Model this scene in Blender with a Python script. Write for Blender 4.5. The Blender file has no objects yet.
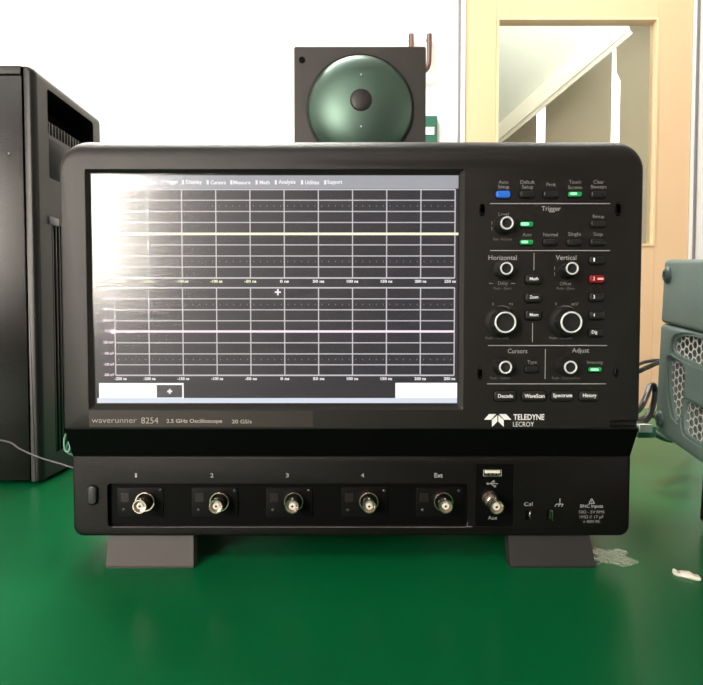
import bpy, bmesh, math, random
from mathutils import Vector, Matrix, Euler

random.seed(7)
PI = math.pi
COL = bpy.context.scene.collection

# ------------------------------------------------------------------ camera frame
PITCH = math.radians(2.3)
CP, SP = math.cos(PITCH), math.sin(PITCH)
CAM_H, FOC, CX, CY = 0.196, 620.0, 351.5, 342.5      # lens height above the bench top (z = 0), metres


def ray(x, y):
    u, v = (x - CX) / FOC, (CY - y) / FOC
    return u, CP + v * SP, -SP + v * CP


def F(x, y, Y):                                       # point on the frontal plane at depth Y -> (X, Z)
    r = ray(x, y)
    t = Y / r[1]
    return r[0] * t, CAM_H + r[2] * t


def G(x, y, X):                                       # point on the side plane at X -> (Y, Z)
    r = ray(x, y)
    t = X / r[0]
    return r[1] * t, CAM_H + r[2] * t


# ------------------------------------------------------------------ materials
def mat(name, col, rough=0.5, metal=0.0, spec=0.5, var=0.06, scale=40.0, bump=0.0, bscale=300.0,
        emit=None, estr=0.0, coat=0.0, coat_rough=0.1):
    m = bpy.data.materials.new(name)
    m.use_nodes = True
    nt = m.node_tree
    b = nt.nodes['Principled BSDF']
    b.inputs['Roughness'].default_value = rough
    b.inputs['Metallic'].default_value = metal
    b.inputs['Specular IOR Level'].default_value = spec
    b.inputs['Coat Weight'].default_value = coat
    b.inputs['Coat Roughness'].default_value = coat_rough
    tc = nt.nodes.new('ShaderNodeTexCoord')
    if var > 0:
        n = nt.nodes.new('ShaderNodeTexNoise')
        n.inputs['Scale'].default_value = scale
        n.inputs['Detail'].default_value = 3
        mx = nt.nodes.new('ShaderNodeMix')
        mx.data_type = 'RGBA'
        mx.inputs[6].default_value = tuple(c * (1 - var) for c in col) + (1,)
        mx.inputs[7].default_value = tuple(min(1, c * (1 + var)) for c in col) + (1,)
        nt.links.new(tc.outputs['Object'], n.inputs['Vector'])
        nt.links.new(n.outputs['Fac'], mx.inputs[0])
        nt.links.new(mx.outputs[2], b.inputs['Base Color'])
    else:
        b.inputs['Base Color'].default_value = tuple(col) + (1,)
    if bump > 0:
        n2 = nt.nodes.new('ShaderNodeTexNoise')
        n2.inputs['Scale'].default_value = bscale
        n2.inputs['Detail'].default_value = 4
        bp = nt.nodes.new('ShaderNodeBump')
        bp.inputs['Strength'].default_value = bump
        bp.inputs['Distance'].default_value = 0.001
        nt.links.new(tc.outputs['Object'], n2.inputs['Vector'])
        nt.links.new(n2.outputs['Fac'], bp.inputs['Height'])
        nt.links.new(bp.outputs['Normal'], b.inputs['Normal'])
    if emit:
        b.inputs['Emission Color'].default_value = tuple(emit) + (1,)
        b.inputs['Emission Strength'].default_value = estr
    return m


def glass_mat(name, tint, rough, ior, boost=1.0):
    m = bpy.data.materials.new(name)
    m.use_nodes = True
    nt = m.node_tree
    nt.nodes.remove(nt.nodes['Principled BSDF'])
    out = nt.nodes['Material Output']
    tr = nt.nodes.new('ShaderNodeBsdfTransparent')
    tr.inputs['Color'].default_value = tuple(tint) + (1,)
    gl = nt.nodes.new('ShaderNodeBsdfGlossy')
    gl.inputs['Roughness'].default_value = rough
    fr = nt.nodes.new('ShaderNodeFresnel')
    fr.inputs['IOR'].default_value = ior
    mu = nt.nodes.new('ShaderNodeMath')
    mu.operation = 'MULTIPLY'
    mu.inputs[1].default_value = boost
    mix = nt.nodes.new('ShaderNodeMixShader')
    nt.links.new(fr.outputs[0], mu.inputs[0])
    nt.links.new(mu.outputs[0], mix.inputs[0])
    nt.links.new(tr.outputs[0], mix.inputs[1])
    nt.links.new(gl.outputs[0], mix.inputs[2])
    nt.links.new(mix.outputs[0], out.inputs['Surface'])
    return m


def film_glint_mat():
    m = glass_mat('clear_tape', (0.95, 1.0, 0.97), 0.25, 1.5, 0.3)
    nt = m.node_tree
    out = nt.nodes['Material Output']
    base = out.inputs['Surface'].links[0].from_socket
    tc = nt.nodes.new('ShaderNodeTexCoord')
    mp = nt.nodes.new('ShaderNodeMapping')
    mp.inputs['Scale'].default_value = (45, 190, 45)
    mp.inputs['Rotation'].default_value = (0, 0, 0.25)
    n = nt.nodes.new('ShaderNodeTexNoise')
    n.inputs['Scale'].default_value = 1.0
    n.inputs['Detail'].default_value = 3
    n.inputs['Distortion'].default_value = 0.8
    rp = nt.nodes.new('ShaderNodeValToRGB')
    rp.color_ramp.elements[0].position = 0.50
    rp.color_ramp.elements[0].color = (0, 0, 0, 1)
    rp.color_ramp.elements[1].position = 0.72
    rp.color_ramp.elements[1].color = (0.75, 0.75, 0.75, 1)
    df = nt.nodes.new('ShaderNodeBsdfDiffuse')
    df.inputs['Color'].default_value = (0.7, 0.85, 0.78, 1)  # pale streaks painted in as the highlights on the tape
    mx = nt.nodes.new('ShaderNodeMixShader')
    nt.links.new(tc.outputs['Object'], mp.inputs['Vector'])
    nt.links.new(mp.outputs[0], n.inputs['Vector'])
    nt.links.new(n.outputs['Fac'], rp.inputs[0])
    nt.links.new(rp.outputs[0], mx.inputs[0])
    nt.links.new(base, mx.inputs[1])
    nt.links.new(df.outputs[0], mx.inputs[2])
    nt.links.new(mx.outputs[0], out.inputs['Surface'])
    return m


def emis(name, col, s):
    return mat(name, (0.02, 0.02, 0.02), 0.6, var=0, emit=col, estr=s)


M = {}
M['housing'] = mat('charcoal_plastic', (0.0085, 0.0068, 0.0063), 0.40, spec=0.5, bump=0.25, bscale=1500)
M['housing_dark'] = mat('black_plastic_panel', (0.0038, 0.0030, 0.0028), 0.42, spec=0.28, bump=0.2, bscale=1500)
M['recess'] = mat('black_recess_plastic', (0.0018, 0.0018, 0.0018), 0.5, spec=0.10)
M['module'] = mat('black_module_plastic', (0.0030, 0.0028, 0.0028), 0.45, spec=0.16)
M['lip'] = mat('lit_lip_grey', (0.16, 0.155, 0.15), 0.5)
M['foot'] = mat('grey_foot_plastic', (0.022, 0.021, 0.021), 0.55, spec=0.4, bump=0.2, bscale=1200)
M['button'] = mat('black_rubber_key', (0.012, 0.012, 0.012), 0.38, spec=0.6)
M['button_blue'] = mat('blue_key', (0.02, 0.13, 0.60), 0.35, emit=(0.02, 0.14, 0.6), estr=0.25)
M['button_green'] = mat('green_lit_key', (0.01, 0.25, 0.06), 0.35, emit=(0.01, 0.3, 0.07), estr=0.4)
M['green_led'] = emis('green_led_light', (0.35, 1.0, 0.5), 1.5)
M['button_red'] = mat('red_lit_key', (0.16, 0.006, 0.006), 0.35, emit=(0.5, 0.01, 0.01), estr=0.2)
M['red_led'] = emis('red_led_light', (1.0, 0.45, 0.4), 1.3)
M['knob'] = mat('black_knob_rubber', (0.012, 0.012, 0.012), 0.5, spec=0.4)
M['ring'] = mat('silver_knob_rim', (0.85, 0.85, 0.83), 0.45, metal=0.2, emit=(1, 1, 1), estr=0.12)  # slight glow added; the rim is no lamp
M['print'] = mat('light_grey_print', (0.40, 0.40, 0.40), 0.6, var=0.02, emit=(1, 1, 1), estr=0.02)  # faint emission brightens the print
M['print_dim'] = mat('dim_grey_print', (0.20, 0.20, 0.20), 0.6, var=0.02)
M['print_white'] = mat('white_print', (0.85, 0.85, 0.85), 0.6, var=0.02, emit=(1, 1, 1), estr=0.12)  # white print made brighter by a little glow of its own
M['print_warm'] = mat('warm_grey_print', (0.50, 0.44, 0.40), 0.5, var=0.02)
M['chrome'] = mat('nickel_plate', (0.74, 0.65, 0.57), 0.26, metal=1.0, var=0.1, scale=900)
M['dielectric'] = mat('cream_insulator', (0.80, 0.74, 0.66), 0.5, emit=(1, .92, .82), estr=0.08)  # insulator lifted by added emission, not a light source
M['pin_hole'] = mat('dark_pin_socket', (0.02, 0.015, 0.01), 0.4)
M['screen_bg'] = mat('lcd_background', (0.008, 0.008, 0.010), 0.5, var=0.1, scale=8,
                     emit=(0.024, 0.024, 0.032), estr=0.9)
M['lcd_grid'] = emis('lcd_grid_white', (0.62, 0.61, 0.64), 1.0)
M['lcd_dot'] = emis('lcd_dots', (0.22, 0.22, 0.23), 1.0)
M['lcd_text'] = emis('lcd_text_white', (0.95, 0.92, 0.95), 1.0)
M['lcd_text_pink'] = emis('lcd_text_pink', (0.95, 0.75, 0.90), 1.0)
M['lcd_text_yellow'] = emis('lcd_text_yellow', (0.90, 0.95, 0.60), 1.0)
M['lcd_menu'] = emis('lcd_menu_grey', (0.37, 0.38, 0.42), 1.0)
M['lcd_white'] = emis('lcd_white', (1.0, 1.0, 0.98), 1.15)
M['lcd_bar'] = emis('lcd_pale_blue', (0.74, 0.80, 0.90), 1.0)
M['lcd_yellow'] = emis('lcd_trace_yellow', (1.0, 0.93, 0.70), 1.1)
M['lcd_pink'] = emis('lcd_trace_pink', (1.0, 0.82, 0.94), 1.05)
M['screen_glass'] = glass_mat('touchscreen_glass', (1, 1, 1), 0.19, 1.5, 1.0)
M['window_glass'] = glass_mat('window_glass', (0.97, 0.98, 0.96), 0.02, 1.45, 0.6)
M['tower'] = mat('black_painted_steel', (0.003, 0.002, 0.0018), 0.25, spec=0.5, bump=0.15, bscale=900)
M['tower_trim'] = mat('dark_grey_tower_plastic', (0.008, 0.008, 0.0076), 0.35, bump=0.15, bscale=900)
M['tower_black'] = mat('tower_black_plastic', (0.006, 0.006, 0.006), 0.5, spec=0.3)
M['dull_steel'] = mat('dull_steel', (0.16, 0.16, 0.16), 0.4, metal=1.0)
M['steel'] = mat('brushed_steel', (0.5, 0.5, 0.5), 0.35, metal=1.0)
M['speaker_box'] = mat('speaker_vinyl', (0.055, 0.050, 0.048), 0.6, bump=0.3, bscale=500)
M['dome'] = mat('glossy_green_cone', (0.12, 0.19, 0.155), 0.42, metal=0.8, var=0.1, scale=6)
M['dust_cap'] = mat('dark_dust_cap', (0.03, 0.022, 0.025), 0.4, bump=0.5, bscale=400)
M['teal'] = mat('grey_green_bumper', (0.150, 0.215, 0.190), 0.5, var=0.06, bump=0.3, bscale=700)
M['teal_dark'] = mat('grey_green_screw', (0.085, 0.13, 0.12), 0.35)
M['mesh_metal'] = mat('pale_vent_mesh', (0.85, 0.77, 0.74), 0.4, metal=0.1)
M['black'] = mat('matt_black', (0.004, 0.004, 0.004), 0.8, spec=0.2)
M['cable'] = mat('black_cable_rubber', (0.010, 0.010, 0.010), 0.35)
M['cable_grey'] = mat('pale_grey_cable', (0.16, 0.15, 0.16), 0.4)
M['cable_green'] = mat('mint_green_wire', (0.25, 0.50, 0.40), 0.4)
M['cord_green'] = mat('dark_green_cord', (0.03, 0.09, 0.07), 0.35)
M['clear_green'] = mat('clear_green_plug', (0.09, 0.24, 0.18), 0.15, spec=0.8)
M['table'] = mat('green_bench_mat', (0.002, 0.130, 0.040), 0.28, spec=0.12, var=0.2, scale=7)
M['table_edge'] = mat('bench_edge', (0.03, 0.05, 0.04), 0.6)
M['steel_leg'] = mat('bench_leg_paint', (0.4, 0.4, 0.4), 0.4)
M['wall'] = mat('white_wall_paint', (0.88, 0.87, 0.84), 0.8, var=0.02, scale=3)
M['wall_rear'] = mat('rear_wall_paint', (0.17, 0.13, 0.12), 0.8, var=0.45, scale=1.6)
M['floor'] = mat('grey_floor_vinyl', (0.30, 0.29, 0.27), 0.5, var=0.1, scale=5)
M['ceiling'] = mat('ceiling_white', (0.7, 0.7, 0.68), 0.9, var=0.02)
M['wood'] = mat('pale_wood_door', (0.80, 0.56, 0.335), 0.6, var=0.04, scale=2.5)
M['wood_bead'] = mat('pale_wood_bead', (0.88, 0.68, 0.42), 0.5, var=0.03)
M['grey_trim'] = mat('grey_metal_trim', (0.26, 0.24, 0.28), 0.4)
M['white_trim'] = mat('white_door_trim', (0.88, 0.86, 0.84), 0.5)
M['blind'] = mat('olive_blind_fabric', (0.47, 0.42, 0.31), 0.8, var=0.05, scale=4)
M['soffit'] = mat('pale_grey_soffit', (0.50, 0.52, 0.46), 0.8, var=0.03)
M['rail'] = mat('cream_rail_paint', (0.84, 0.83, 0.71), 0.4, var=0.02)
M['daylight'] = emis('daylight', (1.0, 0.98, 0.93), 4.0)
M['sign_green'] = mat('sign_green', (0.03, 0.14, 0.09), 0.4)
M['sign_white'] = mat('sign_white', (0.75, 0.8, 0.76), 0.5)
M['brown'] = mat('brown_plastic', (0.11, 0.045, 0.03), 0.4)
M['scrap'] = mat('white_scrap', (0.85, 0.80, 0.70), 0.6, var=0.1, scale=300)
M['film'] = film_glint_mat()
M['lamp'] = emis('lamp_diffuser', (1, 0.97, 0.92), 3.0)

# ------------------------------------------------------------------ mesh builder
OFF = {}


class MB:
    def __init__(self):
        self.bm = bmesh.new()

    def poly(self, verts, faces, mi=0):
        vs = [self.bm.verts.new(v) for v in verts]
        for f in faces:
            try:
                fc = self.bm.faces.new([vs[i] for i in f])
                fc.material_index = mi
            except ValueError:
                pass
        return self

    def box(self, x0, x1, y0, y1, z0, z1, bevel=0.0, mi=0, seg=2):
        b = bmesh.new()
        bmesh.ops.create_cube(b, size=1)
        for v in b.verts:
            v.co = Vector(((x0 + x1) / 2 + v.co.x * (x1 - x0), (y0 + y1) / 2 + v.co.y * (y1 - y0),
                           (z0 + z1) / 2 + v.co.z * (z1 - z0)))
        if bevel > 0:
            bmesh.ops.bevel(b, geom=b.edges[:], offset=bevel, segments=seg, affect='EDGES', profile=0.5)
        self.merge(b, mi)
        return self

    def merge(self, b, mi=0, mtx=None):
        b.verts.index_update()
        verts = [(mtx @ v.co if mtx else v.co.copy()) for v in b.verts]
        faces = [[v.index for v in f.verts] for f in b.faces]
        b.free()
        return self.poly(verts, faces, mi)

    def lathe(self, center, axis, profile, n=32, mi=0, cap=True, phase=0.0):
        """profile: list of (radius, distance along axis)"""
        a = Vector(axis).normalized()
        u = a.orthogonal().normalized()
        w = a.cross(u)
        c = Vector(center)
        verts, faces = [], []
        for r, h in profile:
            for k in range(n):
                t = 2 * PI * k / n + phase
                verts.append(c + a * h + (u * math.cos(t) + w * math.sin(t)) * r)
        for i in range(len(profile) - 1):
            for k in range(n):
                k2 = (k + 1) % n
                faces.append([i * n + k, i * n + k2, (i + 1) * n + k2, (i + 1) * n + k])
        if cap:
            faces.append([k for k in range(n)][::-1])
            faces.append([(len(profile) - 1) * n + k for k in range(n)])
        return self.poly(verts, faces, mi)

    def tube(self, pts, r, n=10, mi=0):
        pts = [Vector(p) for p in pts]
        # Catmull-Rom smoothing
        sm = []
        for i in range(len(pts) - 1):
            p0, p1, p2, p3 = pts[max(i - 1, 0)], pts[i], pts[i + 1], pts[min(i + 2, len(pts) - 1)]
            for k in range(8):
                t = k / 8
                sm.append(0.5 * ((2 * p1) + (-p0 + p2) * t + (2 * p0 - 5 * p1 + 4 * p2 - p3) * t * t +
                                 (-p0 + 3 * p1 - 3 * p2 + p3) * t ** 3))
        sm.append(pts[-1])
        verts, faces = [], []
        u = None
        for i, p in enumerate(sm):
            d = (sm[min(i + 1, len(sm) - 1)] - sm[max(i - 1, 0)]).normalized()
            u = d.orthogonal().normalized() if u is None else (u - d * u.dot(d)).normalized()
            w = d.cross(u)
            for k in range(n):
                t = 2 * PI * k / n
                verts.append(p + (u * math.cos(t) + w * math.sin(t)) * r)
        for i in range(len(sm) - 1):
            for k in range(n):
                k2 = (k + 1) % n
                faces.append([i * n + k, i * n + k2, (i + 1) * n + k2, (i + 1) * n + k])
        faces.append(list(range(n))[::-1])
        faces.append([(len(sm) - 1) * n + k for k in range(n)])
        return self.poly(verts, faces, mi)

    def loft(self, layers, mi=0):
        n = len(layers[0])
        verts = [p for L in layers for p in L]
        faces = []
        for i in range(len(layers) - 1):
            for k in range(n):
                k2 = (k + 1) % n
                faces.append([i * n + k, i * n + k2, (i + 1) * n + k2, (i + 1) * n + k])
        faces.append(list(range(n))[::-1])
        faces.append([(len(layers) - 1) * n + k for k in range(n)])
        return self.poly(verts, faces, mi)

    def text(self, s, X, Z, Y, cap, align='CENTER', width=None, bold=0.0, mi=0, depth=0.00015, spacing=1.0):
        cu = bpy.data.curves.new('tmp_text', 'FONT')
        cu.body = s
        cu.align_x = align
        cu.align_y = 'CENTER'
        cu.size = cap / 0.70
        cu.offset = bold
        cu.space_character = spacing
        cu.resolution_u = 3
        ob = bpy.data.objects.new('tmp_text', cu)
        COL.objects.link(ob)
        bpy.context.view_layer.update()
        dg = bpy.context.evaluated_depsgraph_get()
        me = ob.evaluated_get(dg).to_mesh()
        xs = [v.co.x for v in me.vertices]
        if xs:
            sx = 1.0
            mid = (min(xs) + max(xs)) / 2
            ys = [v.co.y for v in me.vertices]
            my = (min(ys) + max(ys)) / 2
            if width:
                sx = width / (max(xs) - min(xs))
            if align != 'CENTER':
                mid = min(xs)
            verts = [(X + (v.co.x - mid) * sx, Y - depth, Z + v.co.y - my) for v in me.vertices]
            faces = [list(p.vertices) for p in me.polygons]
            self.poly(verts, faces, mi)
        ob.evaluated_get(dg).to_mesh_clear()
        bpy.data.objects.remove(ob)
        bpy.data.curves.remove(cu)
        return self

    def build(self, name, mats, parent=None, cut=None, smooth=35, normals=True):
        if normals:
            bmesh.ops.recalc_face_normals(self.bm, faces=self.bm.faces[:])
        me = bpy.data.meshes.new(name)
        self.bm.to_mesh(me)
        self.bm.free()
        ob = bpy.data.objects.new(name, me)
        COL.objects.link(ob)
        if not isinstance(mats, (list, tuple)):
            mats = [mats]
        if cut:
            cobs = []
            for c, solver in cut:
                cme = bpy.data.meshes.new('tmp_cut')
                bmesh.ops.recalc_face_normals(c.bm, faces=c.bm.faces[:])
                c.bm.to_mesh(cme)
                c.bm.free()
                co = bpy.data.objects.new('tmp_cut', cme)
                COL.objects.link(co)
                md = ob.modifiers.new('b', 'BOOLEAN')
                md.object = co
                md.operation = 'DIFFERENCE'
                md.solver = solver
                cobs.append(co)
            bpy.context.view_layer.update()
            dg = bpy.context.evaluated_depsgraph_get()
            new = bpy.data.meshes.new_from_object(ob.evaluated_get(dg))
            ob.modifiers.clear()
            ob.data = new
            new.name = name
            for co in cobs:
                bpy.data.objects.remove(co)
            me = ob.data
        me.materials.clear()
        for m in mats:
            me.materials.append(m)
        off = None
        p = parent
        while p is not None:
            if p.name in OFF:
                off = OFF[p.name]
            p = p.parent
        if off:
            me.transform(Matrix.Translation(-off))
        if smooth:
            me.polygons.foreach_set('use_smooth', [True] * len(me.polygons))
            me.set_sharp_from_angle(angle=math.radians(smooth))
        if parent is not None:
            ob.parent = parent
        return ob


def thing(name, label, cat, loc, rot=None, group=None, local=False):
    o = bpy.data.objects.new(name, None)
    o.empty_display_size = 0.05
    COL.objects.link(o)
    o.location = loc
    if rot:
        o.rotation_euler = rot
    o['label'], o['category'] = label, cat
    if group:
        o['group'] = group
    if not local:
        OFF[o.name] = Vector(loc)
    return o


def tag(o, label, cat, group=None):
    o['label'], o['category'] = label, cat
    if group:
        o['group'] = group
    return o


def struct(o):
    o['kind'] = 'structure'
    return o


def rrect(x0, x1, z0, z1, y, r, n=8):
    """rounded rectangle in the XZ plane, r = (tl, tr, br, bl)"""
    tl, tr, br, bl = r
    pts = []
    for cx, cz, rr, a0 in ((x1 - tr, z1 - tr, tr, 0), (x0 + tl, z1 - tl, tl, 90), (x0 + bl, z0 + bl, bl, 180),
                           (x1 - br, z0 + br, br, 270)):
        for k in range(n + 1):
            a = math.radians(a0 + 90 * k / n)
            pts.append((cx + rr * math.cos(a), y, cz + rr * math.sin(a)))
    return pts


def rbox(mb, x0, x1, z0, z1, ya, yb, r, bev=0.0, mi=0):
    """plate with rounded corners, front at ya (towards camera), back at yb"""
    L = []
    if bev > 0:
        for k in range(4):
            a = PI / 2 * k / 3
            ins = bev * (1 - math.sin(a))
            L.append(rrect(x0 + ins, x1 - ins, z0 + ins, z1 - ins, ya + bev * (1 - math.cos(a)), (max(r - ins, r * .3),) * 4, 5))
    else:
        L.append(rrect(x0, x1, z0, z1, ya, (r,) * 4, 5))
    L.append(rrect(x0, x1, z0, z1, yb, (r,) * 4, 5))
    return mb.loft(L, mi)


# ================================================================== SETTING
FLOOR_Z, CEIL_Z, WY, RY, WX = -0.75, 1.95, 2.5, -2.3, 2.7


def wallbox(name, m, *a):
    mb = MB()
    mb.box(*a)
    return struct(mb.build(name, m, smooth=0))


wallbox('floor', M['floor'], -WX, WX, RY, 4.2, FLOOR_Z - 0.05, FLOOR_Z)
wallbox('ceiling', M['ceiling'], -WX, WX, RY, 4.2, CEIL_Z, CEIL_Z + 0.05)
wallbox('wall_left', M['wall'], -WX - 0.06, -WX, RY, 4.2, FLOOR_Z, CEIL_Z)
wallbox('wall_right', M['wall'], WX, WX + 0.06, RY, 4.2, FLOOR_Z, CEIL_Z)
DX0, DX1 = 0.452, 1.350                                # door leaf
wallbox('wall_front', M['wall'], -WX, DX0 - 0.03, WY, WY + 0.08, FLOOR_Z, CEIL_Z)
wallbox('wall_front_right', M['wall'], DX1 + 0.03, WX, WY, WY + 0.08, FLOOR_Z, CEIL_Z)
wallbox('wall_front_top', M['wall'], DX0 - 0.03, DX1 + 0.03, WY, WY + 0.08, 1.55, CEIL_Z)
# rear wall with a window opening on the left, behind the camera
WX0, WX1, WZ0, WZ1 = -2.25, -1.08, 0.25, 1.75
mb = MB()
mb.box(-WX, WX0, RY - 0.08, RY, FLOOR_Z, CEIL_Z)
mb.box(WX1, WX, RY - 0.08, RY, FLOOR_Z, CEIL_Z)
mb.box(WX0, WX1, RY - 0.08, RY, FLOOR_Z, WZ0)
mb.box(WX0, WX1, RY - 0.08, RY, WZ1, CEIL_Z)
struct(mb.build('wall_rear', M['wall_rear'], smooth=0))
mb = MB()
t = 0.04
mb.box(WX0, WX0 + t, RY - .07, RY + .02, WZ0, WZ1)
mb.box(WX1 - t, WX1, RY - .07, RY + .02, WZ0, WZ1)
mb.box(WX0, WX1, RY - .07, RY + .02, WZ0, WZ0 + t)
mb.box(WX0, WX1, RY - .07, RY + .02, WZ1 - t, WZ1)
struct(mb.build('window_1', M['white_trim'], smooth=0))
mb = MB()
mb.box(-2.6, -0.8, RY - 0.42, RY - 0.40, 0.1, 1.95)
sk = struct(mb.build('exterior_sky', emis('overcast_sky', (1, .91, .81), 25.0), smooth=0))

# door with a tall glass pane
mb = MB()
gx0, gx1, gz0, gz1 = F(496, 100, WY)[0], F(656, 150, WY)[0], F(655, 246, WY)[1], 1.38
mb.box(DX0, gx0, WY, WY + .045, FLOOR_Z + .01, 1.5, 0.002)
mb.box(gx1, DX1, WY, WY + .045, FLOOR_Z + .01, 1.5, 0.002)
mb.box(gx0, gx1, WY, WY + .045, FLOOR_Z + .01, gz0, 0.002)
mb.box(gx0, gx1, WY, WY + .045, gz1, 1.5, 0.002)
door = struct(mb.build('door_1', M['wood'], smooth=0))
mb = MB()
b = 0.009
mb.box(gx0, gx0 + b, WY - .006, WY + .05, gz0, gz1)
mb.box(gx1 - b, gx1, WY - .006, WY + .05, gz0, gz1)
mb.box(gx0 + b, gx1 - b, WY - .005, WY + .05, gz0, gz0 + b)
mb.box(gx0 + b, gx1 - b, WY - .005, WY + .05, gz1 - b, gz1)
mb.build('glazing_bead', M['wood_bead'], door, smooth=0)
mb = MB()
mb.box(gx0 + .002, gx1 - .002, WY + .018, WY + .024, gz0, gz1)
mb.build('glass_pane', M['window_glass'], door, smooth=0)
# jamb trims
mb = MB()
mb.box(DX0 - .030, DX0 - .020, WY - .008, WY + .08, FLOOR_Z, 1.56, .002)
struct(mb.build('trim_1', M['grey_trim'], smooth=0))
mb = MB()
mb.box(DX0 - .020, DX0 - .002, WY - .010, WY + .08, FLOOR_Z, 1.55, .002)
mb.box(DX1 + .002, DX1 + .012, WY - .010, WY + .08, FLOOR_Z, 1.55, .002)
struct(mb.build('trim_2', M['white_trim'], smooth=0))
mb = MB()
mb.box(DX1 + .012, DX1 + .022, WY - .008, WY + .08, FLOOR_Z, 1.56, .002)
struct(mb.build('trim_3', M['grey_trim'], smooth=0))

# room beyond the door: window wall, blinds, a sloping rail below a soffit
wallbox('wall_beyond', M['soffit'], -WX, WX, 4.15, 4.2, FLOOR_Z, CEIL_Z)
mb = MB()
mb.box(0.55, 2.3, 3.68, 3.69, -0.1, 1.9)
struct(mb.build('window_2', M['daylight'], smooth=0))
bl = [(0.60, 1.060, 'leftmost olive blind behind the door glass, under the sloping rail'),
      (1.110, 1.487, 'wide olive blind between the two bright slits behind the door glass'),
      (1.536, 2.25, 'olive blind beside the door frame, right of the bright slit behind the glass')]
for i, (x0, x1, lab) in enumerate(bl):
    r = thing('roller_blind', lab, 'blind', (x0, 3.6, 1.9), group='roller blinds seen through the door glass')
    mb = MB()
    if i == 0:
        mb.box(x0, x1, 3.597, 3.603, -0.05, 1.86)
    else:
        # the upper part of the last blind hangs closer to its neighbour
        n_ = 0.030 if i == 2 else 0.0
        ps = [(x0 - n_, 1.86), (x1, 1.86), (x1, -.05), (x0, -.05), (x0, 1.55), (x0 - n_ * .8, 1.60)]
        mb.poly([(p[0], 3.597, p[1]) for p in ps] + [(p[0], 3.603, p[1]) for p in ps],
                [(0, 1, 2, 3, 4, 5), (11, 10, 9, 8, 7, 6)] + [(k, 6 + k, 6 + (k + 1) % 6, (k + 1) % 6) for k in range(6)])
    mb.build('fabric', M['blind'], r, smooth=0)
    mb = MB()
    mb.lathe((x0, 3.6, 1.88), (1, 0, 0), [(.02, 0), (.02, x1 - x0)], 16)
    mb.build('roller_tube', M['rail'], r)
    mb = MB()
    mb.box(x0, x1, 3.59, 3.61, -0.065, -0.045, .003)
    mb.build('bottom_bar', M['rail'], r)
# sloping rail + soffit above it (both lie on the line seen through the glass)
ax, az = F(497, 136, 3.3)
bx_, bz = F(587, 58, 3.3)
d = Vector((bx_ - ax, 0, bz - az)).normalized()
nrm = Vector((-d.z, 0, d.x))
A0 = Vector((ax, 3.3, az)) - d * 0.5
B0 = Vector((bx_, 3.3, bz)) + d * 0.25
hw, hw2 = 0.030, 0.060
mb = MB()
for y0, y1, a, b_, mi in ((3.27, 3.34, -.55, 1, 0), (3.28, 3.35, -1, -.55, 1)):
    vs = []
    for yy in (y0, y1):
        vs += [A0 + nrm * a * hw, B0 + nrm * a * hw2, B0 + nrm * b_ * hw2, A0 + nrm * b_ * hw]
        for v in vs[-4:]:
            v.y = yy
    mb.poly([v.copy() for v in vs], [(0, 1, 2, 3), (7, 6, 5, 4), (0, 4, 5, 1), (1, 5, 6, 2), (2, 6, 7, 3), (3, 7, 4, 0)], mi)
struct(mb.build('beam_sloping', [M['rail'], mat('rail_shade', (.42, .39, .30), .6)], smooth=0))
mb = MB()
C0, C1 = A0 + nrm * hw, B0 + nrm * hw2
vs = [(C0.x, 3.32, C0.z), (C1.x, 3.32, C1.z), (C1.x, 3.32, CEIL_Z), (C0.x, 3.32, CEIL_Z),
      (C0.x, 3.4, C0.z), (C1.x, 3.4, C1.z), (C1.x, 3.4, CEIL_Z), (C0.x, 3.4, CEIL_Z)]
mb.poly(vs, [(0, 1, 2, 3), (7, 6, 5, 4), (0, 4, 5, 1), (1, 5, 6, 2), (2, 6, 7, 3), (3, 7, 4, 0)])
struct(mb.build('ceiling_soffit', M['soffit'], smooth=0))

# green sign and brown pull handle on the white wall beside the loudspeaker
x1, z1 = F(436.3, 118, WY)
x0 = x1 - 0.11
_, z0 = F(436, 150, WY)
r = thing('wall_sign', 'green framed wall sign with white panel, half hidden beside the loudspeaker', 'sign', (x0, WY, z0))
mb = MB()
mb.box(x0, x1, WY - .03, WY, z0, z1, .003)
mb.build('backboard', M['sign_green'], r, smooth=0)
mb = MB()
mb.box(x0 + .01, x1 - .012, WY - .033, WY - .029, F(430, 137, WY)[1], F(430, 129.5, WY)[1])
mb.build('panel', M['sign_white'], r, smooth=0)
x1, z1 = F(429, 40, WY)
_, z0 = F(429, 76.5, WY)
mb = MB()
mb.tube([(x1 - .005, WY - .05, z1), (x1 - .005, WY - .05, (z0 + z1) / 2), (x1 - .008, WY - .05, z0 + .025), (x1 - .022, WY - .05, z0 + .004),
         (x1 - .04, WY - .05, z0), (x1 - .058, WY - .05, z0 + .004), (x1 - .072, WY - .05, z0 + .025), (x1 - .075, WY - .05, (z0 + z1) / 2), (x1 - .075, WY - .05, z1)], .010, 10)
for xx in (x1 - .005, x1 - .075):
    mb.lathe((xx, WY - .05, z1 - .003), (0, 1, 0), [(.007, 0), (.007, .05)], 12)
tag(mb.build('hanging_loop', M['brown']), 'brown rounded loop hanging on the white wall right of the loudspeaker', 'wall hook')

# ceiling lamps
for nm, x, y, lab in (('a', -.6, 1.5, 'long white ceiling lamp above the bench'), ('b', -.6, -.9, 'long white ceiling lamp behind the camera')):
    r = thing('ceiling_lamp', lab, 'lamp', (x, y, CEIL_Z))
    mb = MB()
    mb.box(x - .62, x + .62, y - .09, y + .09, CEIL_Z - .05, CEIL_Z, .004)
    mb.build('lamp_body', M['ceiling'], r, smooth=0)
    mb = MB()
    mb.box(x - .6, x + .6, y - .075, y + .075, CEIL_Z - .056, CEIL_Z - .05)
    mb.build('diffuser', M['lamp'], r, smooth=0)

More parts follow.
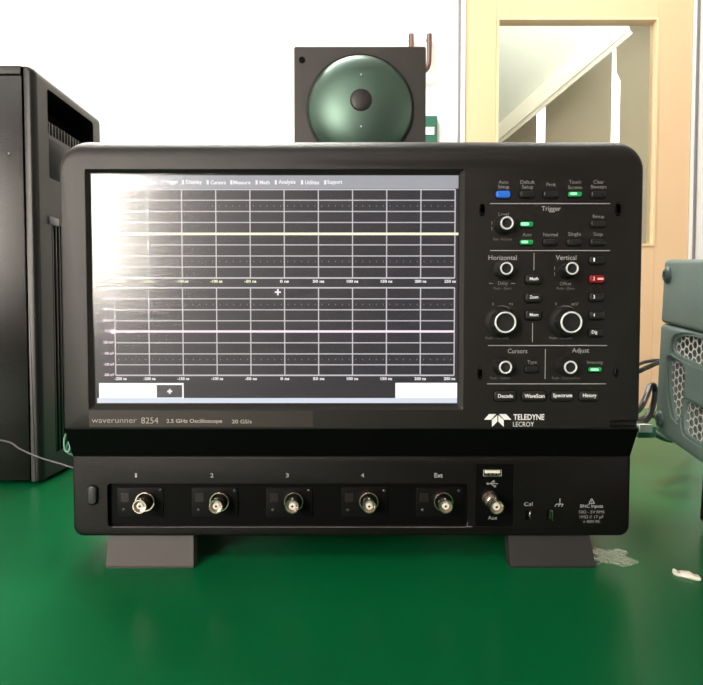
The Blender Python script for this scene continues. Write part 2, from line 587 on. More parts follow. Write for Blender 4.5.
# ================================================================== BENCH
r = thing('workbench', 'workbench with a glossy green mat top, under all the instruments', 'workbench', (0, .7, FLOOR_Z))
mb = MB()
mb.box(-1.4, 1.5, 0.12, 1.335, -0.003, 0.0, .001)
mb.build('mat_surface', M['table'], r, smooth=0)
mb = MB()
mb.box(-1.4, 1.5, 0.12, 1.335, -0.035, -0.003, .002)
mb.build('tabletop', M['table_edge'], r, smooth=0)
for sx in (-1.33, 1.43):
    for sy in (.18, 1.27):
        mb = MB()
        mb.box(sx - .025, sx + .025, sy - .025, sy + .025, FLOOR_Z, -.035, .003)
        mb.build('leg', M['steel_leg'], r)

# ================================================================== OSCILLOSCOPE
Y0 = 0.478                                            # upper front face
YL = 0.487                                            # lower front face
HW = 0.2238
ZT, ZB = 0.3340, 0.1089                               # upper housing top / bottom
ZLT, ZLB = 0.0862, 0.0222                             # lower housing
S0 = Y0 / FOC                                         # metres per photo pixel on the upper face
SL = YL / FOC
scope = thing('oscilloscope', 'large black bench oscilloscope with lit grid screen and control knobs, centre of bench', 'oscilloscope', (0, .6, 0))

mb = MB()
layers = []
N = 8
for k in range(N + 1):
    a = PI / 2 * k / N
    it = 0.0165 * (1 - math.sin(a))
    iS = 0.0022 * (1 - math.sin(min(PI / 2, a * 2)))
    ib = 0.0008 * (1 - math.sin(min(PI / 2, a * 2)))
    layers.append(rrect(-HW + iS, HW - iS, ZB + ib, ZT - it, Y0 + 0.019 * (1 - math.cos(a)), (.019 - it * .45, .019 - it * .45, .002, .002), 8))
layers.append(rrect(-HW, HW, ZB, ZT, Y0 + .045, (.019, .019, .002, .002), 8))
layers.append(rrect(-HW + .004, HW - .004, ZB, ZT - .004, Y0 + .05, (.017, .017, .002, .002), 8))
layers.append(rrect(-HW + .004, HW - .004, ZB, ZT - .006, Y0 + .235, (.017, .017, .002, .002), 8))
mb.loft(layers)
# screen recess
sx0, sx1 = F(86.5, 287, Y0)[0], F(464, 287, Y0)[0]
_, sz1 = F(275, 169, Y0)
_, sz0 = F(275, 410, Y0)
cut = MB()
e = 0.0042
D1 = 0.0048
cut.loft([rrect(sx0 - .001, sx1 + .001, sz0 - .001, sz1 + .001, Y0 - .001, (.001,) * 4, 2),
          rrect(sx0, sx1, sz0, sz1, Y0, (.001,) * 4, 2),
          rrect(sx0 + e, sx1 - e, sz0 + e, sz1 - e * .8, Y0 + D1, (.0008,) * 4, 2)])
cut2 = MB()                                           # stylus slot bottom right
slx0, slz = F(609, 424, Y0)
cut2.box(slx0, HW + .02, Y0 - .01, Y0 + .006, slz - .0030, slz + .0030, .0027, seg=4)
upper = mb.build('upper_housing', M['housing'], scope, cut=[(cut, 'EXACT'), (cut2, 'EXACT')])
# underside slope joining the upper and lower housing
mb = MB()
mb.loft([[(-HW + .0005, Y0 + .001, ZB + .001), (HW - .0005, Y0 + .001, ZB + .001), (HW - .0005, Y0 + .22, ZB + .001), (-HW + .0005, Y0 + .22, ZB + .001)],
         [(-.2212, YL + .002, ZLT - .001), (.2212, YL + .002, ZLT - .001), (.2212, Y0 + .22, ZLT - .001), (-.2212, Y0 + .22, ZLT - .001)]])
mb.build('underside_slope', M['recess'], scope, smooth=0)

# lower housing with connector bay
LW = 0.2213
mb = MB()
layers = []
for k in range(5):
    a = PI / 2 * k / 4
    i = .0018 * (1 - math.sin(a))
    layers.append(rrect(-LW + i, LW - i, ZLB + i, ZLT - i * .3, YL + .0018 * (1 - math.cos(a)), (.001, .001, .008, .008), 6))
layers.append(rrect(-LW, LW, ZLB, ZLT, YL + .225, (.001, .001, .008, .008), 6))
mb.loft(layers)
bx0, bz1 = F(107, 483.5, YL)
bx1, bz0 = F(468, 527, YL)
bay = MB()
RD = .0045
bay.loft([rrect(bx0, bx1, bz0, bz1, YL - .002, (.003,) * 4, 4), rrect(bx0, bx1, bz0, bz1, YL + RD, (.003,) * 4, 4)])
ux0, uz1 = F(476, 464, YL)
ux1, uz0 = F(513.5, 527, YL)
bay2 = MB()
bay2.loft([rrect(ux0, ux1, uz0, uz1, YL - .002, (.002,) * 4, 4), rrect(ux0, ux1, uz0, uz1, YL + .0015, (.002,) * 4, 4)])
cals = MB()
for px in (528.5, 549.5):
    X, Z = F(px, 515, YL)
    cals.box(X - .0022, X + .0022, YL - .002, YL + .006, Z - .0042, Z + .0042)
lower = mb.build('lower_housing', M['housing_dark'], scope, cut=[(bay, 'EXACT'), (bay2, 'EXACT'), (cals, 'EXACT')])

mb = MB()
mb.box(bx0 + .0003, bx1 - .0003, YL + RD - .0004, YL + RD + .0004, bz0 + .0003, bz1 - .0003)
mb.build('connector_bay_panel', M['recess'], scope, smooth=0)
mb = MB()
mb.tube([(bx0 + .004, YL - .0001, bz0), (0, YL - .0001, bz0), (bx1 - .004, YL - .0001, bz0), (bx1 - .001, YL, bz0 + .001), (bx1, YL, bz0 + .004)], .00035, 6)
mb.build('lit_bay_lip', M['lip'], scope)  # pale grey paints the light caught along the bay's lower edge
mb = MB()
mb.box(ux0 + .0003, ux1 - .0003, YL + .0008, YL + .0016, uz0 + .0003, uz1 - .0003)
mb.build('aux_panel', M['recess'], scope, smooth=0)
mb = MB()
mb.tube([(ux0 + .002, YL - .0001, uz0), ((ux0 + ux1) / 2, YL - .0001, uz0), (ux1 - .003, YL - .0001, uz0), (ux1, YL - .0001, uz0 + .003), (ux1, YL - .0001, (uz0 + uz1) / 2),
         (ux1, YL - .0001, uz1 - .002)], .00022, 6)
mb.build('aux_lip', M['tower_trim'], scope)

# ---- display
YD = Y0 + D1 - .0003
disp_x0, disp_x1 = F(92.5, 287, YD)[0], F(458.0, 287, YD)[0]
disp_z1, disp_z0 = F(275, 175, YD)[1], F(275, 403.5, YD)[1]
mb = MB()
mb.box(sx0 + e * .9, sx1 - e * .9, YD + .0003, YD + .001, sz0 + e * .9, sz1 - e * .7)
disp = mb.build('display', M['black'], scope, smooth=0)


def scr(mb, x0, y0, x1, y1, lift=0.0, mi=0):
    """flat rectangle on the display, from photo-frame corners on its plane (rectified)"""
    yy = YD - lift
    X0, X1 = (x0 - CX) * SD, (x1 - CX) * SD
    Z0, Z1 = ZD(y1), ZD(y0)
    mb.poly([(X0, yy, Z0), (X1, yy, Z0), (X1, yy, Z1), (X0, yy, Z1)], [(0, 1, 2, 3)], mi)


def ZD(y):
    return F(275, y, YD)[1]


SD = YD / FOC / 1.0005
mb = MB()
scr(mb, 92.5, 175, 458, 403.5)
mb.build('screen_background', M['screen_bg'], disp, smooth=0, normals=False)
mb = MB()
scr(mb, 92.5, 175.5, 457.5, 188.5, .0001)
mb.build('menu_bar', M['lcd_menu'], disp, smooth=0, normals=False)
# graticules
VX = [115.0 + 33.93 * k for k in range(11)]
TOPY = [189.5, 200.3, 211.5, 222.5, 233.5, 244.9, 256, 267, 278]
BOTY = [287.8, 298.8, 309.8, 320.8, 331.3, 342.8, 353.9, 364.8, 375.3]
for ys in (TOPY, BOTY):
    mb = MB()
    for x in VX:
        w = .55
        scr(mb, x - w, ys[0], x + w, ys[-1], .00012)
    for y in ys:
        w = .5 if y not in (ys[0], ys[-1]) else .7
        scr(mb, VX[0], y - w, VX[-1], y + w, .00012)
    mb.build('graticule', M['lcd_grid'], disp, smooth=0, normals=False)
mb = MB()
for yc in (206, 250.5 + 11, 304.5, 359.5):
    for k in range(50):
        x = VX[0] + 33.93 / 5 * k + 3.4
        scr(mb, x - .35, yc - .7, x + .35, yc + .7, .00012)
mb.build('dot_pattern', M['lcd_dot'], disp, smooth=0, normals=False)
mb = MB()
scr(mb, VX[0] - 4, 232.6, 458, 235.2, .00018)
mb.build('yellow_trace', M['lcd_yellow'], disp, smooth=0, normals=False)
mb = MB()
scr(mb, VX[0] - 5, 330.3, VX[-1], 332.6, .00018)
scr(mb, VX[0] - 4, 329, VX[0], 334, .0002)
mb.build('pink_trace', M['lcd_pink'], disp, smooth=0, normals=False)
# descriptor boxes
mb = MB()
scr(mb, 98, 383, 183, 403, .00015)
mb.build('descriptor_box', M['lcd_white'], disp, smooth=0, normals=False)
mb = MB()
scr(mb, 395.5, 382.8, 457.5, 403, .00015)
mb.build('descriptor_box', M['lcd_white'], disp, smooth=0, normals=False)
mb = MB()
scr(mb, 96, 398, 457.5, 403, .0002)
mb.build('status_bar', M['lcd_bar'], disp, smooth=0, normals=False)
mb = MB()
scr(mb, 156, 385, 181.5, 397.5, .00025)
mb.build('add_channel_box', emis('lcd_dark_grey', (.06, .06, .065), 1.0), disp, smooth=0, normals=False)
mb = MB()
scr(mb, 166.5, 390.4, 171.5, 392.2, .0003)
scr(mb, 168.1, 388.8, 169.9, 393.8, .0003)
mb.build('plus_mark', M['lcd_text'], disp, smooth=0, normals=False)
mb = MB()
scr(mb, 275, 291.3, 281, 293, .0003)
scr(mb, 277.2, 289, 278.9, 295.3, .0003)
mb.build('plus_mark', M['lcd_text'], disp, smooth=0, normals=False)


def dtext(mb, s, x, y, cap, width=None, align='CENTER', bold=0.0):
    mb.text(s, (x - CX) * SD, ZD(y), YD, cap * SD, align, width * SD if width else None, bold, depth=.0003)


mb = MB()
for s, x, w in (('File', 103, 9), ('Vertical', 122, 16), ('Timebase', 146.5, 22), ('Trigger', 173, 14), ('Display', 195.5, 16), ('Cursors', 219.5, 15), ('Measure', 243, 17),
                ('Math', 265.5, 10), ('Analysis', 287.5, 17), ('Utilities', 312.5, 14), ('Support', 335, 15)):
    dtext(mb, s, x, 182.5, 3.7, w, bold=.00012)
for x in (163.5, 184.5, 209, 232.5, 257.5, 276.5, 302.5, 325.5):
    scr(mb, x - 1.1, 180.2, x + 1.1, 184.6, .0003)
mb.build('menu_lettering', M['lcd_text'], disp, smooth=0, normals=False)
labs = ['-250 ns', '-200 ns', '-150 ns', '-100 ns', '-50 ns', '0 ns', '50 ns', '100 ns', '150 ns', '200 ns', '250 ns']
mb = MB()
for k, s in enumerate(labs):
    dx = 5 if k == 0 else (-4.5 if k == 10 else 0)
    w = 9 if s == '0 ns' else 11.5
    dtext(mb, s, VX[k] + dx, 378.6, 2.7, w if k > 4 else 12, bold=.00012)
mb.build('axis_lettering', M['lcd_text'], disp, smooth=0, normals=False)
mb = MB()
for k, s in enumerate(labs):
    if k > 4:
        dtext(mb, s, VX[k] + (-4.5 if k == 10 else 0), 281.3, 2.7, 9 if s == '0 ns' else 11.5, bold=.00012)
mb.build('axis_lettering', M['lcd_text'], disp, smooth=0, normals=False)
mb = MB()
for k, s in enumerate(labs[:5]):
    dtext(mb, s, VX[k] + (5 if k == 0 else 0), 281.3, 2.7, 12, bold=.00012)
mb.build('yellow_axis_lettering', M['lcd_text_yellow'], disp, smooth=0, normals=False)
mb = MB()
for k, v in enumerate((200, 150, 100, 50, 0, -50, -100, -150, -200)):
    s = '%d mV' % v if v else '0 mV'
    dtext(mb, s, 108.5, BOTY[k] + (1 if k == 0 else -.6), 2.6, 10.5 if v else 7, bold=.0001)
    dtext(mb, s, 107, TOPY[k] + (1 if k == 0 else -.6), 2.6, 10.5 if v else 7, bold=.0001)
mb.build('volt_lettering', M['lcd_text_pink'], disp, smooth=0, normals=False)
mb = MB()
dtext(mb, 'C1', 121, 386.5, 2.4, 5)
dtext(mb, 'Timebase', 148, 386.5, 2.2, 9)
mb.build('descriptor_lettering', emis('lcd_soft_grey', (.5, .5, .42), 1.0), disp, smooth=0, normals=False)
mb = MB()
mb.box(sx0 + e * .7, sx1 - e * .7, YD - .0010, YD - .0006, sz0 + e * .7, sz1 - e * .5)
mb.build('touch_glass', M['screen_glass'], scope, smooth=0)

# ---- name plate
mb = MB()
nx0, nz1 = F(89, 411.5, Y0)
nx1, nz0 = F(313, 427, Y0)
mb.box(nx0, nx1, Y0 - .0004, Y0 + .001, nz0, nz1, .0002)
plate = mb.build('name_plate', mat('brown_black_plate', (.028, .022, .019), .45), scope, smooth=0)
mb = MB()


def ptext(mb, s, x, y, cap, width=None, align='CENTER', bold=0.0, Y=Y0, lift=0.0, spacing=1.0):
    X, Z = F(x, y, Y)
    sc = Y / FOC
    mb.text(s, X, Z, Y - lift, cap * sc, align, width * sc if width else None, bold, spacing=spacing)


ptext(mb, 'waverunner', 114.5, 420.9, 5.9, 45, lift=.0005, bold=-.00006)
ptext(mb, '8254', 150, 420.3, 6.3, 17, lift=.0005, bold=-.00006)
ptext(mb, '2.5 GHz Oscilloscope', 194.5, 421.4, 3.7, 56, lift=.0005, bold=.00006)
ptext(mb, '20 GS/s', 242, 421.4, 3.7, 20, lift=.0005, bold=.00006)
mb.build('plate_lettering', M['print_warm'], plate, smooth=0, normals=False)

# ---- control panel printing
mb = MB()


def pline(mb, x0, y0, x1, y1, w=.45, Y=Y0, lift=.0002):
    a, b = F(x0, y0, Y), F(x1, y1, Y)
    h = w * Y / FOC
    if abs(x1 - x0) > abs(y1 - y0):
        mb.poly([(a[0], Y - lift, a[1] - h), (b[0], Y - lift, a[1] - h), (b[0], Y - lift, a[1] + h), (a[0], Y - lift, a[1] + h)], [(0, 1, 2, 3)])
    else:
        mb.poly([(a[0] - h, Y - lift, a[1]), (a[0] - h, Y - lift, b[1]), (a[0] + h, Y - lift, b[1]), (a[0] + h, Y - lift, a[1])], [(0, 1, 2, 3)])


for L in ((490, 203.6, 610, 203.6), (490, 250.6, 610, 250.6), (488, 345.5, 607, 345.5), (487, 383.8, 606, 383.8)):
    pline(mb, *L, w=.42)
for L in ((534, 253, 534, 270), (532.5, 323, 532.5, 342), (545.3, 349, 545.3, 379)):
    pline(mb, *L, w=.35)
for s, x, y, c, w in (('Trigger', 551, 209.3, 4.6, 19), ('Horizontal', 502.5, 257.6, 4.7, 28), ('Vertical', 566, 257.6, 4.7, 20.5),
                      ('Cursors', 517.5, 351, 4.5, 19.5), ('Adjust', 580.5, 351, 4.5, 17)):
    ptext(mb, s, x, y, c, w, bold=.00003)
mb.build('heading_lettering', M['print'], upper, smooth=0, normals=False)
mb = MB()
for s, x, y, w in (('Auto', 503.5, 182, 9.5), ('Setup', 503.5, 187.3, 11), ('Default', 527.5, 182, 14), ('Setup', 527.5, 187.3, 11),
                   ('Print', 551, 184.5, 9), ('Touch', 575, 182, 12), ('Screen', 575, 187.3, 14), ('Clear', 598.7, 182, 10.5), ('Sweeps', 598.7, 187.3, 15.5),
                   ('Level', 503.5, 214.2, 10), ('Setup', 598.4, 217, 11.5), ('Auto', 527, 234.6, 8.5), ('Normal', 550.5, 234.6, 14.5),
                   ('Single', 574.5, 234.6, 12.5), ('Stop', 598, 234.6, 9), ('Delay', 503, 283.6, 10), ('Offset', 565.5, 283.6, 11.5),
                   ('s', 493, 304, 1.8), ('ns', 511, 304, 4), ('V', 556, 304, 2.2), ('mV', 575, 304, 6.5), ('Type', 532, 362.5, 9.5), ('Intensity', 595, 362.8, 16)):
    ptext(mb, s, x, y, 3.5, w, bold=-.00001)
for cx in (501.5, 565.5):                               # scale arcs above the big knobs
    X, Z = F(cx, 318, Y0)
    R = 12.2 * S0
    vs, fs = [], []
    for k in range(13):
        a = math.radians(50 + 80 * k / 12)
        for rr in (R - .0002, R + .0002):
            vs.append((X + rr * math.cos(a), Y0 - .0002, Z + rr * math.sin(a)))
    for k in range(12):
        fs.append((2 * k, 2 * k + 1, 2 * k + 3, 2 * k + 2))
    mb.poly(vs, fs)
for x, y in ((491.8, 223), (491.8, 228.5), (554.5, 268), (554.5, 274)):
    pline(mb, x, y - 1.8, x, y + 1.8, .3)
for x in (491, 513):
    pline(mb, x - 2, 283.4, x + 2, 283.4, .35)
mb.build('panel_lettering', mat('soft_grey_print', (.27, .27, .27), .6, var=.02), upper, smooth=0, normals=False)
mb = MB()
for s, x, y, w in (('Push - Find Level', 502.5, 239.2, 18), ('Push - Zero', 502.5, 288.3, 17.5), ('Push - Zero', 565.5, 288.3, 17.5),
                   ('Push - Variable', 497, 338, 23), ('Push - Variable', 561, 338, 23), ('Push - Select', 500, 378, 20), ('Push - Coarse/Fine', 566, 378, 28)):
    ptext(mb, s, x, y, 2.5, w)
mb.build('small_lettering', M['print_dim'], upper, smooth=0, normals=False)
# logo
mb = MB()


def lp(px, py):
    return 480 + px / 8.7875, 406 + py / 8.7857


for poly in ([(35, 120), (78, 70), (142, 70), (96, 120)], [(275, 120), (228, 70), (166, 70), (212, 120)],
             [(104, 184), (104, 122), (152, 80), (152, 136)], [(208, 184), (208, 122), (160, 80), (160, 136)]):
    pts = [F(*lp(*q), Y0) for q in poly]
    mb.poly([(p[0], Y0 - .0003, p[1]) for p in pts], [(0, 1, 2, 3)])
mb.build('logo_emblem', M['print_white'], upper, smooth=0, normals=False)
mb = MB()
ptext(mb, 'TELEDYNE', 528.8, 417, 5.6, 31, bold=.00012)
ptext(mb, 'LECROY', 523.4, 424.2, 4.9, 21, bold=-.00002)
mb.build('logo_lettering', M['print_white'], upper, smooth=0, normals=False)


# ---- buttons
def button(px, py, w, h, m, proud=.0024, name='button', Y=Y0, r=None, legend=None, led=None, lmat=None, lab=None):
    X, Z = F(px, py, Y - proud)
    sc = Y / FOC
    hw, hh = w * sc / 2, h * sc / 2
    mb = MB()
    rbox(mb, X - hw, X + hw, Z - hh, Z + hh, Y - proud, Y + .0005, r or hh * .7, min(hh * .6, .0009))
    o = mb.build(name, m, scope, smooth=50)
    mb = MB()
    k = .0008
    rbox(mb, X - hw - k, X + hw + k, Z - hh - k * 1.5, Z + hh + k * .7, Y - .0003, Y + .0004, (r or hh * .7) + k)
    mb.build('surround', M['black'], o, smooth=0)
    if legend:
        s, lw, cap, dx = legend
        mb = MB()
        mb.text(s, X + dx * sc, Z + (.3 * sc), Y - proud, cap * sc, 'CENTER', lw * sc, .00008)
        mb.build('legend', M['print_white'], o, smooth=0, normals=False)
    if led:
        mb = MB()
        a, c, hh2 = led
        rbox(mb, X + a * sc, X + c * sc, Z - hh2 * sc, Z + hh2 * sc, Y - proud - .0003, Y - proud + .0003, hh2 * sc * .7)
        mb.build('light', lmat, o, smooth=0)
    if lab:
        o['label'] = lab
    return o


button(503.5, 194, 14, 7, M['button_blue'], lab='blue key')
for x in (527.5, 551.3, 599):
    button(x, 194, 14.5, 6.2, M['button'])
button(575.5, 193.8, 13, 4.6, M['button_green'], led=(-5, 1.5, 1.2), lmat=M['green_led'], lab='green lit key')
button(527, 224, 13, 5, M['button_green'], .0016, 'indicator', led=(-6, 2, 1.4), lmat=M['green_led'], lab='green lit indicator')
button(598.5, 223.5, 14, 6.2, M['button'])
button(527, 242, 13, 4.6, M['button_green'], led=(-5.5, 1, 1.2), lmat=M['green_led'], lab='green lit key')
for x in (551, 574.7, 598):
    button(x, 241.8, 14, 6, M['button'])
for y, s in ((279, 'Math'), (297.3, 'Zoom'), (315, 'Mem')):
    button(534, y, 16, 9, M['button'], .003, legend=(s, 8.5, 3.0, 0))
for y, s in ((260, '1'), (297, '3'), (315.3, '4')):
    button(597.5, y, 14.5, 7.5, M['button'], .003, legend=(s, 1.6, 3.6, -3.4))
button(597.5, 278.8, 14.5, 7.5, M['button_red'], .003, legend=('2', 1.8, 3.6, -3.6), led=(0, 6, .9), lmat=M['red_led'], lab='red lit key')
button(597, 332.8, 14.5, 7, M['button'], .003, legend=('Dig', 5.5, 3.2, -2.5))
button(532, 369.2, 13.5, 6, M['knob'], .0015)
button(595.6, 369.6, 12.5, 4.4, M['button_green'], led=(-5, 3, 1.1), lmat=M['green_led'], lab='green lit key')
for x, s, w, lw in ((505.5, 'Decode', 22, 15), (534.5, 'WaveScan', 24, 20), (562.5, 'Spectrum', 22, 19), (589.6, 'History', 20, 13.5)):
    button(x, 396.2, w, 9.5, M['button'], .002, legend=(s, lw, 3.6, 0))
for x, y, h in ((482.5, 208.5, 11), (618.5, 208.5, 11), (480, 373, 10), (616.5, 372, 8)):
    button(x, y, 3.6, h, M['button'], .0012, 'latch_tab')


# ---- knobs
def knob(px, py, rr, rim, proud, bx, by):
    """ring centre (px, py) in the photo frame, outer ring radius rr"""
    YK = Y0 - proud
    X, Z = F(px, py, YK)
    sc = YK / FOC
    R = rr * sc
    mb = MB()
    # skirt
    mb.lathe((X, Y0 + .0003, Z), (0, -1, 0), [(R * 1.55, 0), (R * 1.5, .002), (R * 1.25, .0035), (R * 1.12, .005), (R * 1.05, proud * .8), (R * .98, proud - .0004),
                                                (R * .8, proud), (R * .75, proud - .0012), (R * .2, proud - .0016)], 36)
    # grip ribs
    for k in range(18):
        a = 2 * PI * k / 18
        mb.lathe((X + R * 1.08 * math.cos(a), Y0 - .005, Z + R * 1.08 * math.sin(a)), (0, -1, 0), [(R * .07, 0), (R * .06, proud * .7)], 6)
    o = mb.build('knob', M['knob'], scope, smooth=50)
    mb = MB()
    ri, ro = (rr - rim) * sc, R
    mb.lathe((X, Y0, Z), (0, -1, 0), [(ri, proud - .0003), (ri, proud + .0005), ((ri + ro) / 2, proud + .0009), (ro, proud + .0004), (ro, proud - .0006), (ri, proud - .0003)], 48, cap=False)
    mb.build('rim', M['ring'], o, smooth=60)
    return o


knob(507, 223, 6.6, 1.7, .012, 0, 0)
knob(506.6, 268.4, 6.4, 1.6, .012, 0, 0)
knob(572.2, 268.4, 6.4, 1.6, .012, 0, 0)
knob(505.5, 322.3, 10.8, 1.7, .015, 0, 0)
knob(571.5, 322.3, 10.8, 1.7, .015, 0, 0)
knob(505.6, 367.3, 6.6, 1.7, .012, 0, 0)
knob(570.6, 367.3, 6.6, 1.7, .012, 0, 0)

# ---- lower panel printing
mb = MB()
for s, x, c, w in (('1', 136, 4.2, 2), ('2', 212, 4.2, 3.2), ('3', 287.3, 4.2, 3.2), ('4', 362.6, 4.2, 3.2), ('Ext', 438.6, 4.4, 8.5)):
    ptext(mb, s, x, 475.3, c, w, Y=YL, bold=.00008)
ptext(mb, 'Cal', 528.3, 504, 3.9, 8.5, Y=YL)
ptext(mb, 'Aux', 492.5, 517.6, 3.9, 9.5, Y=YL + .0008, lift=.0002)
ptext(mb, 'BNC Inputs', 591.5, 506.5, 3.2, 23, Y=YL, bold=.00004)
# USB trident
def L2(pts, w, Y=YL, lift=.0003):
    for a, b in zip(pts[:-1], pts[1:]):
        A, B = Vector(F(*a, Y)), Vector(F(*b, Y))
        dd = (B - A).normalized() * 1
        n = Vector((-dd.y, dd.x)) * w * Y / FOC
        mb.poly([(A.x - n.x, Y - lift, A.y - n.y), (B.x - n.x, Y - lift, B.y - n.y), (B.x + n.x, Y - lift, B.y + n.y), (A.x + n.x, Y - lift, A.y + n.y)], [(0, 1, 2, 3)])


L2([(487, 483.6), (498, 483.6)], .35, YL + .0008)
L2([(490, 483.6), (493, 481.3), (495, 481.3)], .35, YL + .0008)
L2([(491, 483.6), (494, 486.2), (496, 486.2)], .35, YL + .0008)
for q in ((487.5, 483.6), (493.5, 481.3), (495, 486.2)):
    L2([(q[0] - 1, q[1]), (q[0] + 1, q[1])], 1.0, YL + .0008)
# chassis ground symbol
L2([(559.8, 498.5), (559.8, 504)], .4)
L2([(556, 504), (563, 504)], .4)
for x in (556.3, 559.8, 563):
    L2([(x, 504), (x - 1.6, 506.6)], .35)
# warning triangle
L2([(591.5, 498.5), (588.8, 503.3), (594.4, 503.3), (591.5, 498.5)], .4)
L2([(591.6, 500.5), (591.6, 502.3)], .3)
mb.build('lower_lettering', M['print'], lower, smooth=0, normals=False)
mb = MB()
for s, y, w in (('50\u03a9 - 5V RMS', 511.8, 26), ('1M\u03a9 // 17 pF', 517.2, 24), ('\u2264 400V PK', 521.5, 17)):
    ptext(mb, s, 591.5, y, 2.9, w, Y=YL)
mb.build('rating_lettering', mat('mid_grey_print', (.3, .3, .3), .6, var=.02), lower, smooth=0, normals=False)


# ---- coaxial connectors
def bnc(cx, cy, rc, tx, ty, rt, proud, Yb, big=False):
    X, Z = F(cx, cy, Yb - .004)
    sc = Yb / FOC
    Rc, Rt = rc * sc, rt * sc * .97
    tX, tZ = F(tx, ty, Yb - proud)
    mb = MB()
    ax = Vector((tX - X, -(proud - .004), tZ - Z)) if big else Vector((0, -1, 0))
    ctr = Vector((X, Yb, Z))
    if big:
        mb.lathe(ctr, (0, -1, 0), [(Rc, -.0002), (Rc, .0025), (Rc * .93, .004), (Rc * .75, .0055), (Rc * .7, .007), (Rt * .95, .0075)], 40)
    else:
        mb.lathe(ctr, (0, -1, 0), [(Rc, -.0002), (Rc, .0035), (Rc * .97, .0042), (Rc * .86, .0042), (Rc * .83, .0036), (Rc * .82, .0004)], 40, cap=False)
    a = ax.normalized()
    L = proud
    mb.lathe(ctr, a, [(Rt * .72, .0003), (Rt * .72, L * .55), (Rt * .98, L * .6), (Rt * .98, L * .72), (Rt * .9, L * .75), (Rt * .9, L * .92), (Rt * .98, L * .94), (Rt, L),
                      (Rt * .86, L), (Rt * .83, L - .001), (Rt * .80, L - .006), (Rt * .3, L - .006)], 32, cap=False)
    # bayonet lugs
    for sgn in (1, -1):
        c = ctr + a * (L * .80) + Vector((0, 0, 1)) * Rt * .85 * sgn
        mb.lathe(c, Vector((0, 0, sgn)), [(.0009, 0), (.0009, .0016), (.0005, .0018)], 10)
    o = mb.build('coaxial_connector', M['chrome'], scope, smooth=45)
    mb = MB()
    mb.lathe(ctr, a, [(Rt * .52, L - .006), (Rt * .52, L - .0014), (Rt * .45, L - .001), (Rt * .14, L - .001)], 24)
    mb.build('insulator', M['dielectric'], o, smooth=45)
    mb = MB()
    mb.lathe(ctr, a, [(Rt * .17, L - .002), (Rt * .17, L - .0008)], 12)
    mb.build('pin', M['pin_hole'], o)
    return o


YB = YL + RD - .0004
for cx in (144.7, 219.2, 293.6, 368.8, 443.6):
    # keyed module plate with probe sensor and two screws
    X, Z = F(cx - 2.5, 502.5, YB)
    mb = MB()
    rbox(mb, X - 25.5 * SL, X + 22 * SL, Z - 15 * SL, Z + 15.5 * SL, YB - .0010, YB + .0002, .002, .0004)
    p = mb.build('connector_module', M['module'], scope)
    mb = MB()
    xs, zs = F(cx - 19.5, 497.5, YB - .001)
    mb.box(xs - 4.2 * SL, xs + 4.2 * SL, YB - .0016, YB - .0008, zs - 4.4 * SL, zs + 4.4 * SL, .0002)
    mb.build('sensor_window', mat('sensor_brown', (.010, .006, .006), .4), p, smooth=0)
    for sx, sy in ((cx - 21, 510), (cx + 15.3, 490.8)):
        xs, zs = F(sx, sy, YB - .001)
        mb = MB()
        mb.lathe((xs, YB - .0008, zs), (0, -1, 0), [(.0012, 0), (.0011, .0005), (.0007, .0007), (.0005, .0002)], 16)
        mb.build('screw', M['dull_steel'], p)
    bnc(cx, 502.0, 10.0, 0, 0, 6.9, .0165, YB - .001)
bnc(490.5, 499.5, 8.6, 496.8, 507.2, 7.2, .019, YL + .0008, True)

# USB port
X, Z = F(492.3, 472.6, YL)
mb = MB()
w, h = 9.3 * SL, 3.8 * SL
mb.box(X - w, X + w, YL - .0012, YL + .001, Z + h * .72, Z + h, .0002)
mb.box(X - w, X + w, YL - .0012, YL + .001, Z - h, Z - h * .72, .0002)
mb.box(X - w, X - w + .0007, YL - .0012, YL + .001, Z - h, Z + h, .0002)
mb.box(X + w - .0007, X + w, YL - .0012, YL + .001, Z - h, Z + h, .0002)
usb = mb.build('usb_port', M['chrome'], scope, smooth=0)
mb = MB()
mb.box(X - w * .82, X + w * .82, YL - .0008, YL + .0006, Z - h * .1, Z + h * .62, .0001)
mb.build('contact_tongue', M['dielectric'], usb, smooth=0)
mb = MB()
for k in range(4):
    xx = X + (k - 1.5) * w * .42
    mb.box(xx - .0008, xx + .0008, YL - .0011, YL, Z - h * .62, Z - h * .3)
mb.build('contacts', M['steel'], usb, smooth=0)
# calibration and ground terminals
X, Z = F(529.5, 515, YL)
mb = MB()
mb.tube([(X + .0004, YL + .004, Z + .003), (X + .0002, YL - .001, Z + .003), (X - .0004, YL - .002, Z), (X + .0006, YL - .001, Z - .0035), (X + .0006, YL + .004, Z - .0035)], .00045, 8)
mb.build('calibration_terminal', M['chrome'], scope)
X, Z = F(550.5, 514, YL)
mb = MB()
mb.box(X - .0012, X + .0004, YL - .002, YL + .004, Z + .003, Z + .0038)
mb.box(X - .0012, X - .0006, YL - .002, YL + .004, Z - .0035, Z + .0038)
mb.box(X + .0004, X + .001, YL - .003, YL + .004, Z - .0045, Z + .0038)
mb.build('ground_terminal', M['chrome'], scope, smooth=0)
# power key
button(91.5, 495.5, 9.5, 19, M['button'], .0028, 'power_button', YL, r=.0032)

